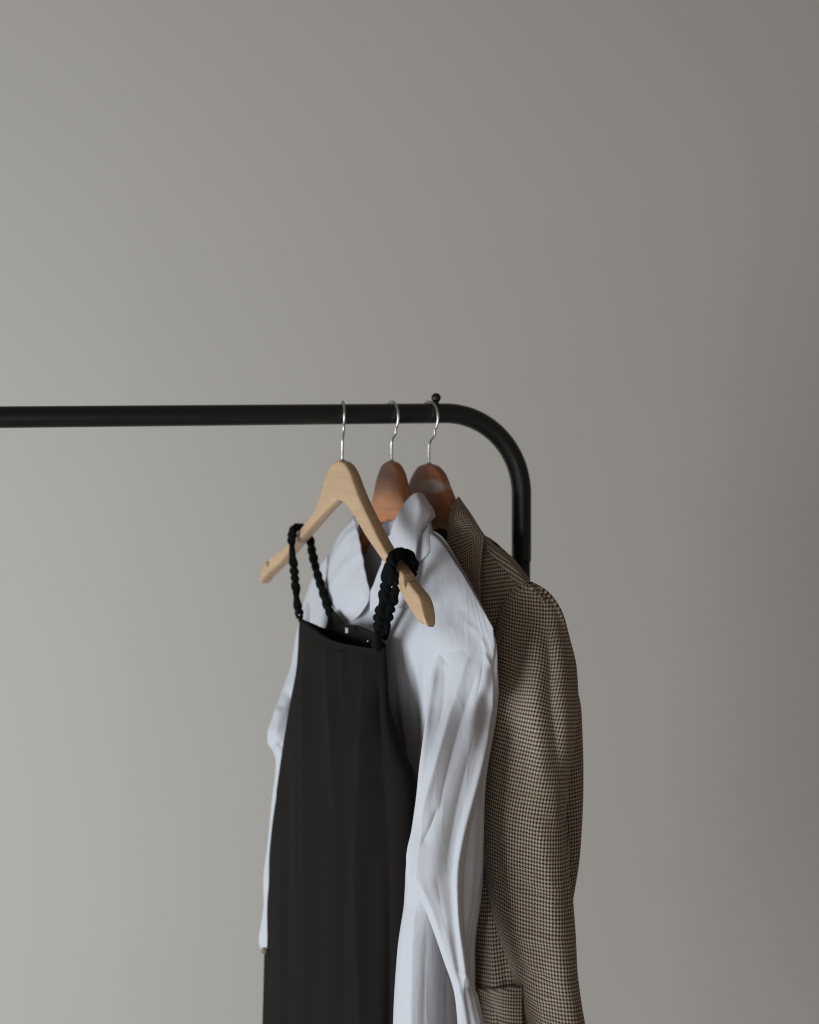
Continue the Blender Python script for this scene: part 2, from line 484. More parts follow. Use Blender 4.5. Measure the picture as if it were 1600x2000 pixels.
# ------------------------------------------------------------------ clothes rack
def build_rack():
    rx, ry = rail_at(870)
    fr = Frame(rx, ry, RAILZ, 0)
    d = np.array([0.46, 0.16, 0]); d /= np.linalg.norm(d)
    o0 = np.array([rx, ry, RAILZ])
    rt = bpy.data.objects.new('clothes_rack', None); COL.objects.link(rt)
    base = o0 + d * 0.1015; rt.location = (base[0], base[1], 0)
    tag(rt, 'black tubular metal clothes rack with rounded corner in front of the bare wall', 'clothes rack')
    class Sh:      # plain translation into the root's space
        def local(s, p): return np.asarray(p) - np.array([base[0], base[1], 0])
    sh = Sh()
    rad = 0.0123; br = 0.1015
    Z = np.array([0, 0, 1.0])
    path = []
    left = o0 - d * 1.15 - Z * 0.0087      # the rail dips a little to the left
    for a in np.linspace(math.pi / 2, 0, 15)[:-1]:
        path.append(left - d * br * math.sin(a) - Z * br * (1 - math.cos(a)))
    path = [left - d * br - Z * br - Z * 0.12] + path
    for t in np.linspace(0, 1, 60): path.append(left + (o0 - left) * t)
    for a in np.linspace(0, math.pi / 2, 30)[1:]:
        path.append(o0 + d * br * math.sin(a) - Z * br * (1 - math.cos(a)))
    end = path[-1]; path.append(end - Z * 0.04); path.append(end - Z * (0.0835))
    mesh_from_grids('rail', [tube_pts(path, rad, 40)], M_BLACK, rt, sh)
    # lower, slightly narrower posts pushed into the bent rail
    for top in (end - Z * 0.05, path[0] + Z * 0.02):
        q = np.array([top, [top[0], top[1], 0.02]])
        mesh_from_grids('post', [tube_pts(np.array([q[0] + (q[1] - q[0]) * t for t in np.linspace(0, 1, 8)]), rad * 0.90, 32)], M_BLACK, rt, sh)
    # little ball stop on the rail
    x, y = rail_at(852)
    b = np.array([x, y, RAILZ])
    prof = [(0.0001, .0), (0.0031, .0), (0.0031, 0.0135), (0.0029, 0.0148)]
    for a in np.linspace(-1.0, 1.55, 14):
        prof.append((0.0060 * math.cos(a), 0.0190 + 0.0060 * math.sin(a)))
    G = np.array([[b + [r * math.cos(t), r * math.sin(t), z] for t in np.linspace(0, 2 * math.pi, 24, endpoint=False)] for r, z in prof])
    mesh_from_grids('ball_stop', [G], M_BLACK, rt, sh)
build_rack()

# ------------------------------------------------------------------ hangers
def build_hanger(fr, ztop, near, far, hook_r, m, label, swivel=0, notch=True):
    """ztop: top of wood, near / far: lists of (|u|, z upper, z lower) out to the tips"""
    rt = root('wooden_hanger', fr, label, 'clothes hanger', 'wooden hangers on the rail')
    un = [p[0] for p in near]; uf = [p[0] for p in far]
    us = np.concatenate([-np.linspace(uf[-1], 0, 110)[:-1], np.linspace(0, un[-1], 110)])
    def prof(u, k):
        t = near if u >= 0 else far
        return float(pchip([p[0] for p in t], [p[k] for p in t], [abs(u)])[0])
    G = []
    ns = 28
    for u in us:
        L = un[-1] if u >= 0 else uf[-1]
        zu, zl = prof(u, 1), prof(u, 2)
        e = (L - abs(u)) / 0.012
        cap = math.sqrt(max(0.0, 1 - (1 - min(e, 1)) ** 2)) if e < 1 else 1.0
        zc, h = (zu + zl) / 2, max((zu - zl) / 2 * max(cap, 0.03), 0.0004)
        if e < 1: zc = zc - (1 - cap) * 0.004
        if notch:
            dn = (abs(u) - (F1.u_at(803) if u > 0 else -F1.u_at(533))) / 0.0055
            if abs(dn) < 1:
                cut = 0.0095 * math.sqrt(1 - dn * dn)
                zu -= cut; zc, h = (zu + zl) / 2, (zu - zl) / 2
        th = (0.0072 + 0.0006 * min(1, abs(u) / 0.2)) * (0.35 + 0.65 * cap)
        vv = 0.0
        ring = []
        for a in np.linspace(0, 2 * math.pi, ns, endpoint=False):
            ca, sa = math.cos(a), math.sin(a)
            q = 0.30
            ring.append(fr.uvz(u, vv + th * math.copysign(abs(ca) ** q, ca), zc + h * math.copysign(abs(sa) ** 0.40, sa)))
        G.append(ring)
    mesh_from_grids('hanger_body', [np.array(G)], m, rt, fr)
    # chrome hook: shank, kink, round loop over the rail
    r = hook_r; zc0 = 0.0123 + 0.0019 - r
    pts = [(0, ztop - 0.012), (0, ztop), (0, ztop + 0.018), (0.002, ztop + 0.026), (r * 0.62, zc0 - r * 1.06), ]
    a0 = -50
    for a in np.linspace(a0, 205, 26):
        pts.append((r * math.cos(R(a)), zc0 + r * math.sin(R(a))))
    pts = np.array(pts); pts = catmull(pts, 120, False)
    mesh_from_grids('hook', [tube_pts(Frame(fr.o[0], fr.o[1], fr.o[2], fr.deg + swivel).uvz(pts[:, 0], 0.0, pts[:, 1]), 0.0016, 14)], M_CHROME, rt, fr)
    # threaded collar where the hook enters the wood
    q = [(0.0026, ztop - 0.004), (0.0030, ztop + 0.0005), (0.0022, ztop + 0.0012), (0.0004, ztop + 0.0012)]
    G = np.array([[fr.uvz(rr * math.cos(t), rr * math.sin(t), z) for t in np.linspace(0, 6.283, 14, endpoint=False)] for rr, z in q])
    mesh_from_grids('hook_socket', [G], M_CHROME, rt, fr)
    return rt

def hl(fr, rows):
    """(px upper, py upper, px lower, py lower) on the hanger plane -> (|u|, z upper, z lower) at their mean u"""
    out = []
    for a, b in rows:
        pa, pb = fr.pt(a[0], a[1], 0), fr.pt(b[0], b[1], 0)
        out.append((a, b, pa, pb))
    return out
def edge_profile(fr, upper, lower, sign, n=16):
    """upper / lower edges traced as pixel polylines -> table (|u|, zu, zl)"""
    def conv(pl):
        t = np.array([fr.local(fr.pt(x, y, 0)) for x, y in pl]); t[:, 0] *= sign
        return t[np.argsort(t[:, 0])]
    A, B = conv(upper), conv(lower)
    L = min(A[-1, 0], B[-1, 0]) if False else (A[-1, 0] + B[-1, 0]) / 2
    us = np.linspace(0, L, n)
    A[0, 0] = 0; B[0, 0] = 0
    zu = pchip(A[:, 0], A[:, 2], np.minimum(us, A[-1, 0])); zl = pchip(B[:, 0], B[:, 2], np.minimum(us, B[-1, 0]))
    return [(us[i], zu[i], zl[i]) for i in range(n)]

up_n = [(669, 899), (677, 902), (690, 918), (707, 963), (733, 1018), (762, 1073), (796, 1118), (812, 1142), (831, 1168), (840, 1197), (843, 1213)]
lo_n = [(669, 976), (682, 984), (704, 1013), (725, 1048), (757, 1093), (780, 1128), (793, 1156), (814, 1193), (830, 1215), (842, 1223)]
up_f = [(669, 899), (660, 902), (649, 918), (640, 942), (630, 984), (602, 1026), (568, 1065), (536, 1089), (522, 1107), (516, 1122)]
lo_f = [(669, 976), (662, 982), (639, 1005), (613, 1034), (589, 1060), (558, 1097), (523, 1131), (516, 1143)]
near1 = edge_profile(F1, up_n, lo_n, 1); far1 = edge_profile(F1, up_f, lo_f, -1)
zt1 = float(near1[0][1])
build_hanger(F1, zt1, near1, far1, 0.0165, M_BEECH,
             'pale beech wooden hanger holding the black braided strap dress, nearest the left', swivel=-13)
def variant(tab, dz, wide=1.0, fat=1.0):
    out = []
    z0 = tab[0][1]
    for u, zu, zl in tab:
        sag = 0.20 * max(0.0, u - 0.035)          # steeper arms than the pale one
        out.append((u * wide, zu + dz - sag, zl + dz - sag - (fat - 1) * 0.03 * math.exp(-(u / 0.05) ** 2)))
    return out
zt2 = (F2.local(F2.pt(765, 900, 0)))[2]; zt3 = (F3.local(F3.pt(838, 905, 0)))[2]
build_hanger(F2, zt2, variant(near1, zt2 - zt1, 0.70, 1.8), variant(far1, zt2 - zt1, 0.70, 1.8), 0.0185, M_CHERRY,
             'glossy red brown wooden hanger inside the collar of the white shirt, middle of three', notch=False)
build_hanger(F3, zt3, variant(near1, zt3 - zt1, 0.80, 2.2), variant(far1, zt3 - zt1, 0.80, 2.2), 0.0195, M_CHERRY2,
             'red brown wooden hanger with worn pale mark, inside the checked blazer', notch=False)

# ------------------------------------------------------------------ cloth nets
def net(fr, rows, nr, nc, closed, rowpos=None):
    """rows of control points (px, py, v) on a hanger frame -> dense grid"""
    C = np.array([[fr.pt(x, y, v) for x, y, v in r] for r in rows])
    C = catmull(np.swapaxes(C, 0, 1), nc, closed)          # (nc, R, 3)
    C = np.swapaxes(C, 0, 1)
    rp = np.arange(len(rows)) if rowpos is None else rowpos
    return pchip(rp, C, np.linspace(rp[0], rp[-1], nr))
def sleeve(rows, nr, nc, power=0.85):
    """rows (py, left px, right px, Y, half depth, skew): tube with outline matched row by row"""
    A = np.array(rows, float)
    py = np.linspace(A[0, 0], A[-1, 0], nr)
    T = pchip(A[:, 0], A[:, 1:], py)
    a = np.arange(nc) / nc * 2 * math.pi
    ca, sa = np.cos(a), np.sin(a)
    cx = np.sign(ca) * np.abs(ca) ** power; sy = np.sign(sa) * np.abs(sa) ** power
    G = np.zeros((nr, nc, 3))
    for k in range(nr):
        xl, xr, Y, dh, sk = T[k]
        hw = (xr - xl) / 2; xc = (xl + xr) / 2
        Yk = Y + sk * cx - dh * sy
        # lateral offsets measured at the tube's own depth
        X = (xc + hw * cx - 800) / F * Y
        G[k, :, 0] = X; G[k, :, 1] = Yk; G[k, :, 2] = HC - (py[k] - HOR) / F * Y
    return G

# ================================================================== BLACK DRESS
def braid(path, width, depth, r, turns_len, side, n_per=26):
    """three-strand braid following a path; side = sideways direction of the flat braid"""
    path = np.asarray(path, float)
    path = catmull(path, 300, False)
    tt = np.linspace(0, 1, 300)
    ir = sum(RNG.uniform(-1, 1) * np.sin(tt * RNG.uniform(10, 60) + RNG.uniform(0, 6)) for _ in range(5))
    seg = np.linalg.norm(np.diff(path, axis=0), axis=1); s = np.concatenate([[0], np.cumsum(seg)])
    T = np.gradient(path, axis=0); T /= np.linalg.norm(T, axis=1, keepdims=True)
    side = np.asarray(side, float); side = side - T * (T @ side)[:, None]; side /= np.linalg.norm(side, axis=1, keepdims=True)
    up = np.cross(T, side)
    ph = s / turns_len * 2 * math.pi + 0.55 * ir
    width = width * (1 + 0.10 * np.roll(ir, 40)); r = r * (1 + 0.06 * np.roll(ir, 90))
    out = []
    for k in range(3):
        o = 2 * math.pi * k / 3
        c = path + side * (width * np.sin(ph + o))[:, None] + up * (depth * np.sin(2 * (ph + o)))[:, None]
        rr = r * (1 + 0.10 * np.sin(ph * 1.3 + k))
        out.append(tube_pts(c, rr, 12))
    return out

def build_dress():
    rt = root('slip_dress', F1, 'long black sleeveless dress hung by its braided straps from the pale hanger', 'dress')
    # closed body: far end, front (visible) side to the near end, back side
    def row(py, far, near, vf, vb, dips=None):
        # columns 0 far end, 1..5 front, 6 near end, 7..11 back
        cols = []
        f = [0, .13, .32, .5, .68, .87, 1]
        for i, t in enumerate(f):
            px = far[0] + (near[0] - far[0]) * t; v = far[1] + (near[1] - far[1]) * t + vf * math.sin(math.pi * t) ** 0.6
            cols.append([px, py, v])
        for t in (.87, .68, .5, .32, .13):
            px = far[0] + (near[0] - far[0]) * t; v = far[1] + (near[1] - far[1]) * t - vb * math.sin(math.pi * t) ** 0.6
            # shift px to stay at the same u as the front column
            cols.append([px + (vf + vb) * 40, py, v])
        return cols
    rows = []
    r0 = row(1210, (585, .010), (752, -.002), .012, .012)
    pyf = [1207, 1222, 1245, 1256, 1262, 1266, 1262]
    for i, y in enumerate(pyf): r0[i][1] = y
    for i, y in zip(range(7, 12), (1236, 1222, 1221, 1228, 1216)): r0[i][1] = y
    rows.append(r0)
    r1 = row(1300, (581, .014), (757, -.004), .018, .02)
    for i, y in enumerate([1290, 1296, 1300, 1302, 1304, 1306, 1304]): r1[i][1] = y
    rows.append(r1)
    rows.append(row(1380, (566, .018), (763, -.006), .024, .026))
    rows.append(row(1460, (553, .022), (790, -.012), .030, .030))
    rows.append(row(1530, (543, .024), (815, -.018), .033, .034))
    rows.append(row(1620, (531, .028), (820, -.018), .036, .036))
    rows.append(row(1720, (523, .032), (815, -.014), .038, .038))
    rows.append(row(1850, (518, .034), (810, -.010), .040, .040))
    rows.append(row(2000, (514, .036), (806, -.006), .042, .042))
    rows.append(row(2500, (500, .040), (810, .0), .05, .05))
    G = net(F1, rows, 330, 260, True, [1235, 1300, 1380, 1460, 1530, 1620, 1720, 1850, 2000, 2500])
    G = wobble(G, True, 0.0045, (5, 9, 13), 3, grow=([0, .1, .4, 1], [.1, .35, .8, 1.3]), outward=-1)
    fl = [
        ([(597, 1240), (596, 1400), (598, 1600), (600, 1800), (603, 2100)], .0060, 5, 15, (.12, .01)),
        ([(640, 1262), (645, 1360), (652, 1480), (655, 1650)], .0045, 8, 12, (.05, .4)),
        ([(668, 1268), (672, 1330), (676, 1400)], .003, 7, 7, (.05, .4)),
        ([(716, 1270), (712, 1380), (704, 1560), (700, 1750), (712, 2100)], .0055, 10, 16, (.05, .01)),
        ([(735, 1290), (742, 1500), (755, 1750), (760, 2100)], -.006, 14, 14, (.1, .01)),
        ([(560, 1450), (556, 1700), (552, 2100)], -.005, 14, 12, (.2, .01)),
        ([(670, 1450), (668, 1700), (664, 2100)], -.0035, 16, 12, (.3, .01)),
    ]
    fl = [(f[0], f[1] * 1.15, *f[2:]) for f in fl]
    G = folds(G, True, fl, outward=-1, sharp_=1.5)
    grid_obj('dress_body', G, True, M_DRESS, rt, F1, thick=0.0012, flip=False)
    # neckline hem: a rolled edge along the first row
    hem = G[1]; hem = np.concatenate([hem, hem[:1]])
    mesh_from_grids('neckline_hem', [tube_pts(hem[::3], 0.0016, 8)], M_DRESS, rt, F1)
    # far strap: front leg over the far arm, back leg down to the back neckline
    def q(px, py, v): return F1.pt(px, py, v)
    sd_far = F1.d
    far_u = F1.u_at(584)
    zt = float(pchip([p[0] for p in far1], [p[1] for p in far1], [abs(far_u)])[0])
    farp = [q(586, 1206, .012), q(581, 1180, .013), q(577, 1140, .014), q(573, 1095, .016), q(570, 1060, .017),
            q(573, 1037, .014), q(580, 1030, .004), q(592, 1032, -.010), q(604, 1048, -.016), q(610, 1080, -.016), q(620, 1120, -.016),
            q(631, 1155, -.016), q(642, 1190, -.016), q(652, 1216, -.016)]
    mesh_from_grids('strap', braid(farp, 0.0037, 0.0017, 0.0033, 0.042, F1.d), M_BRAID, rt, F1)
    nearp = [q(737, 1262, .004), q(738, 1238, .010), q(742, 1205, .012), q(750, 1170, .014), q(757, 1135, .016), q(763, 1106, .017),
             q(770, 1088, .014), q(780, 1080, .004), q(791, 1086, -.009), q(789, 1112, -.017), q(776, 1145, -.016),
             q(764, 1180, -.014), q(754, 1215, -.014), q(748, 1245, -.014)]
    mesh_from_grids('strap', braid(nearp, 0.0042, 0.0022, 0.0041, 0.050, F1.d), M_BRAID, rt, F1)
    # loose knot turns of the near strap round the arm
    k = []
    for t in np.linspace(0, 2 * math.pi, 18, endpoint=False):
        c = F1.local(q(786, 1098, 0))
        k.append(F1.uvz(c[0] + 0.003 * math.sin(t * 2), -(0.0135 * math.cos(t)), c[2] - 0.006 + 0.0165 * math.sin(t)))
    k = np.array(k + [k[0]])
    mesh_from_grids('strap_knot', braid(k, 0.0036, 0.0022, 0.0031, 0.036, F1.d), M_BRAID, rt, F1)
    # gathered triangle of the back where the far strap joins
    tri = [[(648, 1196, -.014), (652, 1194, -.0145), (656, 1196, -.015)],
           [(640, 1214, -.015), (655, 1208, -.014), (667, 1212, -.016)],
           [(632, 1240, -.013), (655, 1232, -.011), (682, 1240, -.014)],
           [(630, 1275, -.010), (655, 1275, -.008), (685, 1280, -.012)]]
    g = net(F1, tri, 30, 30, False)
    grid_obj('back_gusset', g, False, M_DRESS, rt, F1, thick=0.0012)
    # brass-pale eyelets / label bits
    def label(px, py, v, w, h):
        a = [[(px - w, py - h, v), (px + w, py - h * .7, v)], [(px - w, py + h, v), (px + w * .8, py + h, v)]]
        return net(F1, a, 4, 4, False)
    grid_obj('care_label', label(677, 1231, .004, 2.6, 5.5), False, M_LABEL, rt, F1, thick=0.0008)
    for (px, py, v) in ((585, 1201, .019), (719, 1252, .008)):
        c = q(px, py, v)
        G2 = np.array([[c + 0.0012 * np.array([math.cos(t) * math.cos(a), math.sin(t) * math.cos(a), math.sin(a)]) for t in np.linspace(0, 6.283, 10, endpoint=False)] for a in np.linspace(-1.5, 1.5, 8)])
        mesh_from_grids('strap_ring', [G2], M_CHROME, rt, F1)
build_dress()

# ================================================================== WHITE SHIRT
SH_FOLDS = [   # creases that run from the shoulder of the shirt body down into the sleeve
        ([(938, 1236), (915, 1290), (893, 1360), (872, 1430), (848, 1510), (826, 1590), (812, 1640)], .0062, 13, 8, (.22, .25)),
        ([(945, 1262), (925, 1330), (901, 1400), (880, 1480), (862, 1560), (850, 1640)], -.0045, 9, 14, (.25, .25)),
        ([(868, 1240), (846, 1340), (836, 1420), (826, 1500), (818, 1570)], .0022, 8, 6, (.3, .25)),
        ([(862, 1268), (868, 1330), (862, 1390), (850, 1440)], -.0030, 6, 9, (.3, .35)),
        ([(856, 1270), (866, 1288), (878, 1306)], -.0022, 3.5, 5, (.35, .35)),
        ([(936, 1240), (948, 1262), (951, 1285), (962, 1308)], .0030, 4, 6, (.25, .3)),
        ([(944, 1280), (940, 1320), (930, 1370)], -.0030, 5, 7, (.3, .3)),
        ([(905, 1215), (925, 1228), (940, 1240)], .0020, 6, 7, (.3, .3)),
        ([(880, 1226), (892, 1196), (915, 1186)], -.0020, 7, 8, (.3, .3)),
        ([(905, 1290), (893, 1340), (882, 1390)], -.0020, 5, 6, (.3, .3)),
]
def build_shirt():
    rt = root('shirt', F2, 'white cotton long sleeved shirt with open collar, between black dress and checked blazer', 'shirt')
    rows = [
        # c0 far end      c1                 c2                 c3                 c4 (v bottom)       c5                 c6                 c7                 c8 near end      c9 back near       c10                 c11                c12
        [(596, 1175, 0), (612, 1126, .003), (640, 1086, .005), (690, 1060, .018), (722, 1160, .030), (765, 1080, .022), (835, 1040, .006), (895, 1108, .004), (963, 1226, 0), (900, 1106, -.006), (845, 1036, -.010), (745, 1050, -.030), (645, 1084, -.006)],
        [(588, 1215, .006), (600, 1175, .016), (640, 1150, .022), (685, 1150, .030), (722, 1210, .035), (765, 1160, .032), (820, 1120, .024), (888, 1170, .020), (967, 1262, .002), (922, 1170, -.016), (850, 1110, -.026), (750, 1110, -.040), (650, 1150, -.020)],
        [(578, 1290, .015), (590, 1270, .028), (635, 1260, .036), (680, 1260, .042), (725, 1280, .044), (765, 1260, .044), (808, 1240, .040), (872, 1260, .034), (957, 1325, .006), (930, 1270, -.022), (860, 1240, -.034), (760, 1240, -.042), (650, 1270, -.03)],
        [(575, 1410, .02), (590, 1410, .035), (635, 1410, .046), (680, 1410, .052), (725, 1410, .040), (760, 1410, .030), (800, 1410, .022), (850, 1410, .028), (925, 1410, .01), (935, 1410, -.02), (880, 1400, -.034), (775, 1400, -.042), (650, 1410, -.03)],
        [(570, 1560, .02), (590, 1560, .035), (630, 1560, .046), (680, 1560, .052), (725, 1560, .050), (765, 1560, .045), (800, 1560, .045), (850, 1560, .040), (920, 1560, .02), (944, 1560, -.012), (885, 1560, -.034), (775, 1560, -.042), (650, 1560, -.03)],
        [(570, 1720, .02), (590, 1720, .035), (630, 1720, .046), (680, 1720, .056), (725, 1720, .070), (768, 1720, .070), (803, 1720, .080), (850, 1720, .060), (910, 1720, .012), (940, 1720, -.008), (885, 1720, -.034), (775, 1720, -.042), (650, 1720, -.03)],
        [(570, 1860, .02), (590, 1860, .035), (630, 1860, .046), (680, 1860, .058), (715, 1860, .074), (752, 1860, .080), (787, 1860, .090), (838, 1860, .071), (900, 1860, .020), (925, 1860, 0), (885, 1860, -.034), (775, 1860, -.042), (650, 1860, -.03)],
        [(570, 2010, .02), (590, 2010, .035), (630, 2010, .046), (680, 2010, .058), (715, 2010, .074), (745, 2010, .084), (777, 2010, .095), (830, 2010, .077), (900, 2010, .022), (925, 2010, 0), (885, 2010, -.034), (775, 2010, -.042), (650, 2010, -.03)],
        [(570, 2400, .02), (590, 2420, .035), (630, 2430, .046), (680, 2440, .058), (715, 2440, .074), (745, 2440, .084), (765, 2430, .10), (830, 2400, .080), (900, 2380, .022), (930, 2400, 0), (885, 2420, -.034), (775, 2440, -.042), (650, 2440, -.03)],
    ]
    rows = [[(x, y, v * ((0.28 if k < 2 else 0.5) if 9 < c <= 12 else 0.7 if (k < 2 and v > 0) else 1)) for c, (x, y, v) in enumerate(r)] for k, r in enumerate(rows)]
    G = net(F2, rows, 340, 300, True, [0, .35, 1, 2.1, 3.4, 4.8, 6, 7.2, 10])
    fl = [
        ([(775, 1270), (785, 1370), (800, 1480), (806, 1560)], .004, 9, 12, (.2, .3)),
        ([(803, 1290), (812, 1390), (815, 1480)], -.004, 8, 8, (.3, .2)),
        ([(828, 1265), (832, 1380), (822, 1480)], .004, 8, 8, (.3, .2)),
        ([(800, 1740), (792, 1850), (788, 2100)], -0.0030, 10, 10, (.1, .01)),
        ([(812, 1760), (806, 1870), (800, 2100)], 0.0030, 9, 7, (.1, .01)),
        ([(835, 1790), (832, 1890), (826, 2100)], -0.0030, 10, 9, (.2, .01)),
        ([(850, 1830), (850, 1920), (846, 2100)], 0.0025, 9, 9, (.2, .01)),
        ([(872, 1880), (876, 2000), (872, 2100)], -0.0035, 10, 8, (.2, .01)),
        ([(840, 1190), (850, 1150), (842, 1100)], .0035, 9, 9, (.3, .3)),
        ([(858, 1240), (890, 1180), (905, 1140)], -.002, 8, 12, (.3, .3)),
    ] + SH_FOLDS
    G = wobble(G, True, 0.0025, (5, 9, 13), 9, grow=([0, .15, 1], [.2, 1, 1.6]), outward=-1)
    BODY = G
    fl = [(f[0], f[1] * 0.72, *f[2:]) for f in fl]
    G = folds(G, True, fl, outward=-1, sharp_=1.35)
    grid_obj('shirt_body', G, True, M_SHIRT, rt, F2, thick=0.0006)

    # near sleeve
    sl = [
        (1230, 884, 940, 1.81, .016, 0), (1238, 874, 955, 1.80, .020, 0), (1246, 870, 966, 1.795, .024, .002), (1280, 857, 970, 1.782, .025, .003),
        (1330, 843, 971, 1.768, .026, .004), (1375, 836, 968, 1.766, .0265, .004), (1420, 831, 962, 1.764, .027, .004), (1500, 821, 949, 1.760, .027, .004),
        (1560, 814, 945, 1.757, .027, .004), (1620, 804, 944, 1.754, .027, .004), (1672, 794, 942, 1.752, .027, .004), (1700, 794, 940, 1.750, .026, .004),
        (1730, 808, 936, 1.748, .025, .004), (1765, 829, 931, 1.746, .024, .003), (1800, 843, 924, 1.744, .022, .003),
        (1840, 858, 918, 1.742, .020, .003), (1880, 872, 917, 1.740, .018, .003), (1910, 883, 921, 1.738, .017, .002),
        (1950, 892, 930, 1.737, .017, .002), (2000, 896, 943, 1.735, .018, .002), (2080, 898, 955, 1.733, .02, .002), (2200, 900, 965, 1.73, .02, .002)]
    G = sleeve(sl, 520, 300, .9)
    G = wrap_to(G, BODY, [(1220, -.016), (1240, -.009), (1264, -.0015), (1300, .0015), (1420, .006), (1540, .010)], (1225, 1540))
    fl = SH_FOLDS + [
        # right hand bright crease
        ([(960, 1300), (961, 1340), (950, 1410), (934, 1490), (915, 1570), (899, 1640), (890, 1700), (890, 1760), (895, 1830), (902, 1900), (908, 1960)], .0100, 4, 10, (.15, .1)),
        ([(930, 1420), (912, 1500), (893, 1580), (878, 1660), (874, 1720)], -.0040, 9, 14, (.3, .2)),
        ([(930, 1560), (918, 1640), (908, 1720), (908, 1800), (912, 1870)], -.0050, 10, 10, (.2, .2)),
        # elbow creases
        ([(856, 1570), (842, 1610), (828, 1640), (822, 1655)], -.0040, 5, 8, (.3, .2)),
        ([(812, 1712), (826, 1735), (840, 1765), (858, 1815), (880, 1880), (900, 1940)], .0022, 5, 9, (.15, .15)),
        ([(850, 1700), (862, 1770), (878, 1840)], -.003, 12, 12, (.3, .3)),
        ([(893, 1898), (902, 1903), (910, 1915), (913, 1930)], .003, 3.5, 3.5, (.2, .2)),
        ([(896, 1915), (902, 1960), (908, 2040)], .003, 5, 8, (.2, .05)),
        ([(920, 1930), (930, 1970), (938, 2040)], .003, 6, 8, (.2, .05)),
    ]
    fl = [(f[0], f[1] * 0.72, *f[2:]) for f in fl]
    G = folds(G, True, fl, outward=1, sharp_=1.3)
    G = wobble(G, True, 0.0012, (7, 12), 11, outward=1)
    grid_obj('sleeve', G, True, M_SHIRT, rt, F2, thick=0.0006)

    # far sleeve, seen past the left edge of the dress
    sl = [
        (1172, 604, 622, 2.195, .010, 0), (1200, 590, 640, 2.19, .025, 0), (1240, 580, 640, 2.18, .035, 0), (1290, 572, 636, 2.17, .035, 0), (1350, 552, 632, 2.155, .035, 0), (1400, 534, 626, 2.14, .035, 0),
        (1428, 525, 622, 2.135, .034, 0), (1445, 524, 620, 2.135, .033, 0), (1462, 534, 618, 2.135, .032, 0), (1485, 541, 616, 2.135, .03, 0), (1560, 533, 610, 2.135, .03, 0), (1650, 524, 605, 2.135, .028, 0),
        (1720, 516, 600, 2.13, .028, 0), (1760, 517, 600, 2.13, .026, 0), (1800, 512, 598, 2.13, .026, 0), (1830, 507, 596, 2.13, .026, 0), (1850, 510, 592, 2.13, .026, 0), (1862, 522, 590, 2.13, .024, 0), (1880, 525, 588, 2.13, .02, 0)]
    G = sleeve(sl, 220, 90, .9)
    G = folds(G, True, [([(548, 1378), (545, 1410), (535, 1440)], .004, 6, 8, (.2, .2)), ([(540, 1450), (548, 1462), (560, 1466)], -.006, 5, 5, (.2, .2)),
                        ([(560, 1340), (575, 1400), (575, 1450)], -.005, 8, 8, (.2, .2))], outward=1)
    G = wobble(G, True, 0.002, (5, 9), 15, outward=1)
    grid_obj('sleeve', G, True, M_SHIRT, rt, F2, thick=0.0006)
    c = P(516, 1857, 2.10)
    G2 = np.array([[c + np.array([0.0045 * ca * math.cos(t), 0.002 * sa, 0.0045 * ca * math.sin(t)]) for t in np.linspace(0, 6.283, 16, endpoint=False)] for ca, sa in ((.05, -1), (.8, -1), (1, 0), (.8, 1), (.05, 1))])
    mesh_from_grids('cuff_button', [G2], M_BUTTON, rt, F2)

    # collar: stand (band) round the neck, then the folded leaf, near half and far half
    band = [
        [(722, 1158, .036), (708, 1090, .030), (700, 1045, .020), (705, 1020, 0), (735, 1000, -.022), (775, 990, -.030), (815, 992, -.022), (838, 1010, -.006), (828, 1040, .012), (790, 1075, .026), (750, 1100, .034), (724, 1160, .038)],
        [(722, 1180, .036), (700, 1130, .030), (690, 1090, .020), (698, 1060, 0), (735, 1040, -.024), (775, 1035, -.032), (820, 1035, -.024), (846, 1050, -.006), (838, 1080, .014), (800, 1110, .028), (755, 1130, .034), (726, 1180, .038)]]
    slim = lambda rr: [[(x, y, v * 0.72 if v > 0 else v) for x, y, v in r] for r in rr]
    g = net(F2, slim(band), 24, 160, False)
    grid_obj('collar_band', g, False, M_SHIRT, rt, F2, thick=0.001)
    # near leaf: from the opening edge round the near side of the neck to the back
    leaf = [
        # top fold line (front -> back)
        [(748, 1094, .040), (760, 1050, .036), (770, 1018, .032), (788, 985, .024), (805, 966, .012), (818, 962, .002), (828, 966, -.006), (833, 974, -.014)],
        [(738, 1118, .043), (756, 1085, .042), (772, 1050, .038), (794, 1012, .030), (815, 984, .018), (829, 979, .004), (837, 981, -.006), (840, 984, -.014)],
        [(730, 1140, .045), (752, 1125, .046), (772, 1095, .043), (796, 1052, .035), (814, 1012, .025), (831, 997, .009), (842, 993, -.004), (846, 992, -.014)],
        [(723, 1158, .047), (748, 1158, .049), (772, 1138, .046), (796, 1090, .038), (812, 1050, .028), (828, 1022, .013), (842, 1006, -.001), (849, 999, -.013)],
        [(722, 1196, .046), (752, 1186, .050), (796, 1184, .046), (806, 1130, .040), (813, 1082, .031), (820, 1053, .018), (835, 1028, .003), (851, 1008, -.012)]]
    g = net(F2, slim(leaf), 60, 120, False)
    g = folds(g, False, [([(810, 975), (806, 1010), (790, 1060)], -.003, 9, 12, (.2, .3)), ([(826, 975), (834, 1000), (830, 1025)], .002, 6, 9, (.2, .2)),
                         ([(770, 1040), (778, 1080), (772, 1120)], .002, 9, 9, (.2, .2))], outward=1)
    grid_obj('collar_leaf', g, False, M_SHIRT, rt, F2, thick=0.0014)
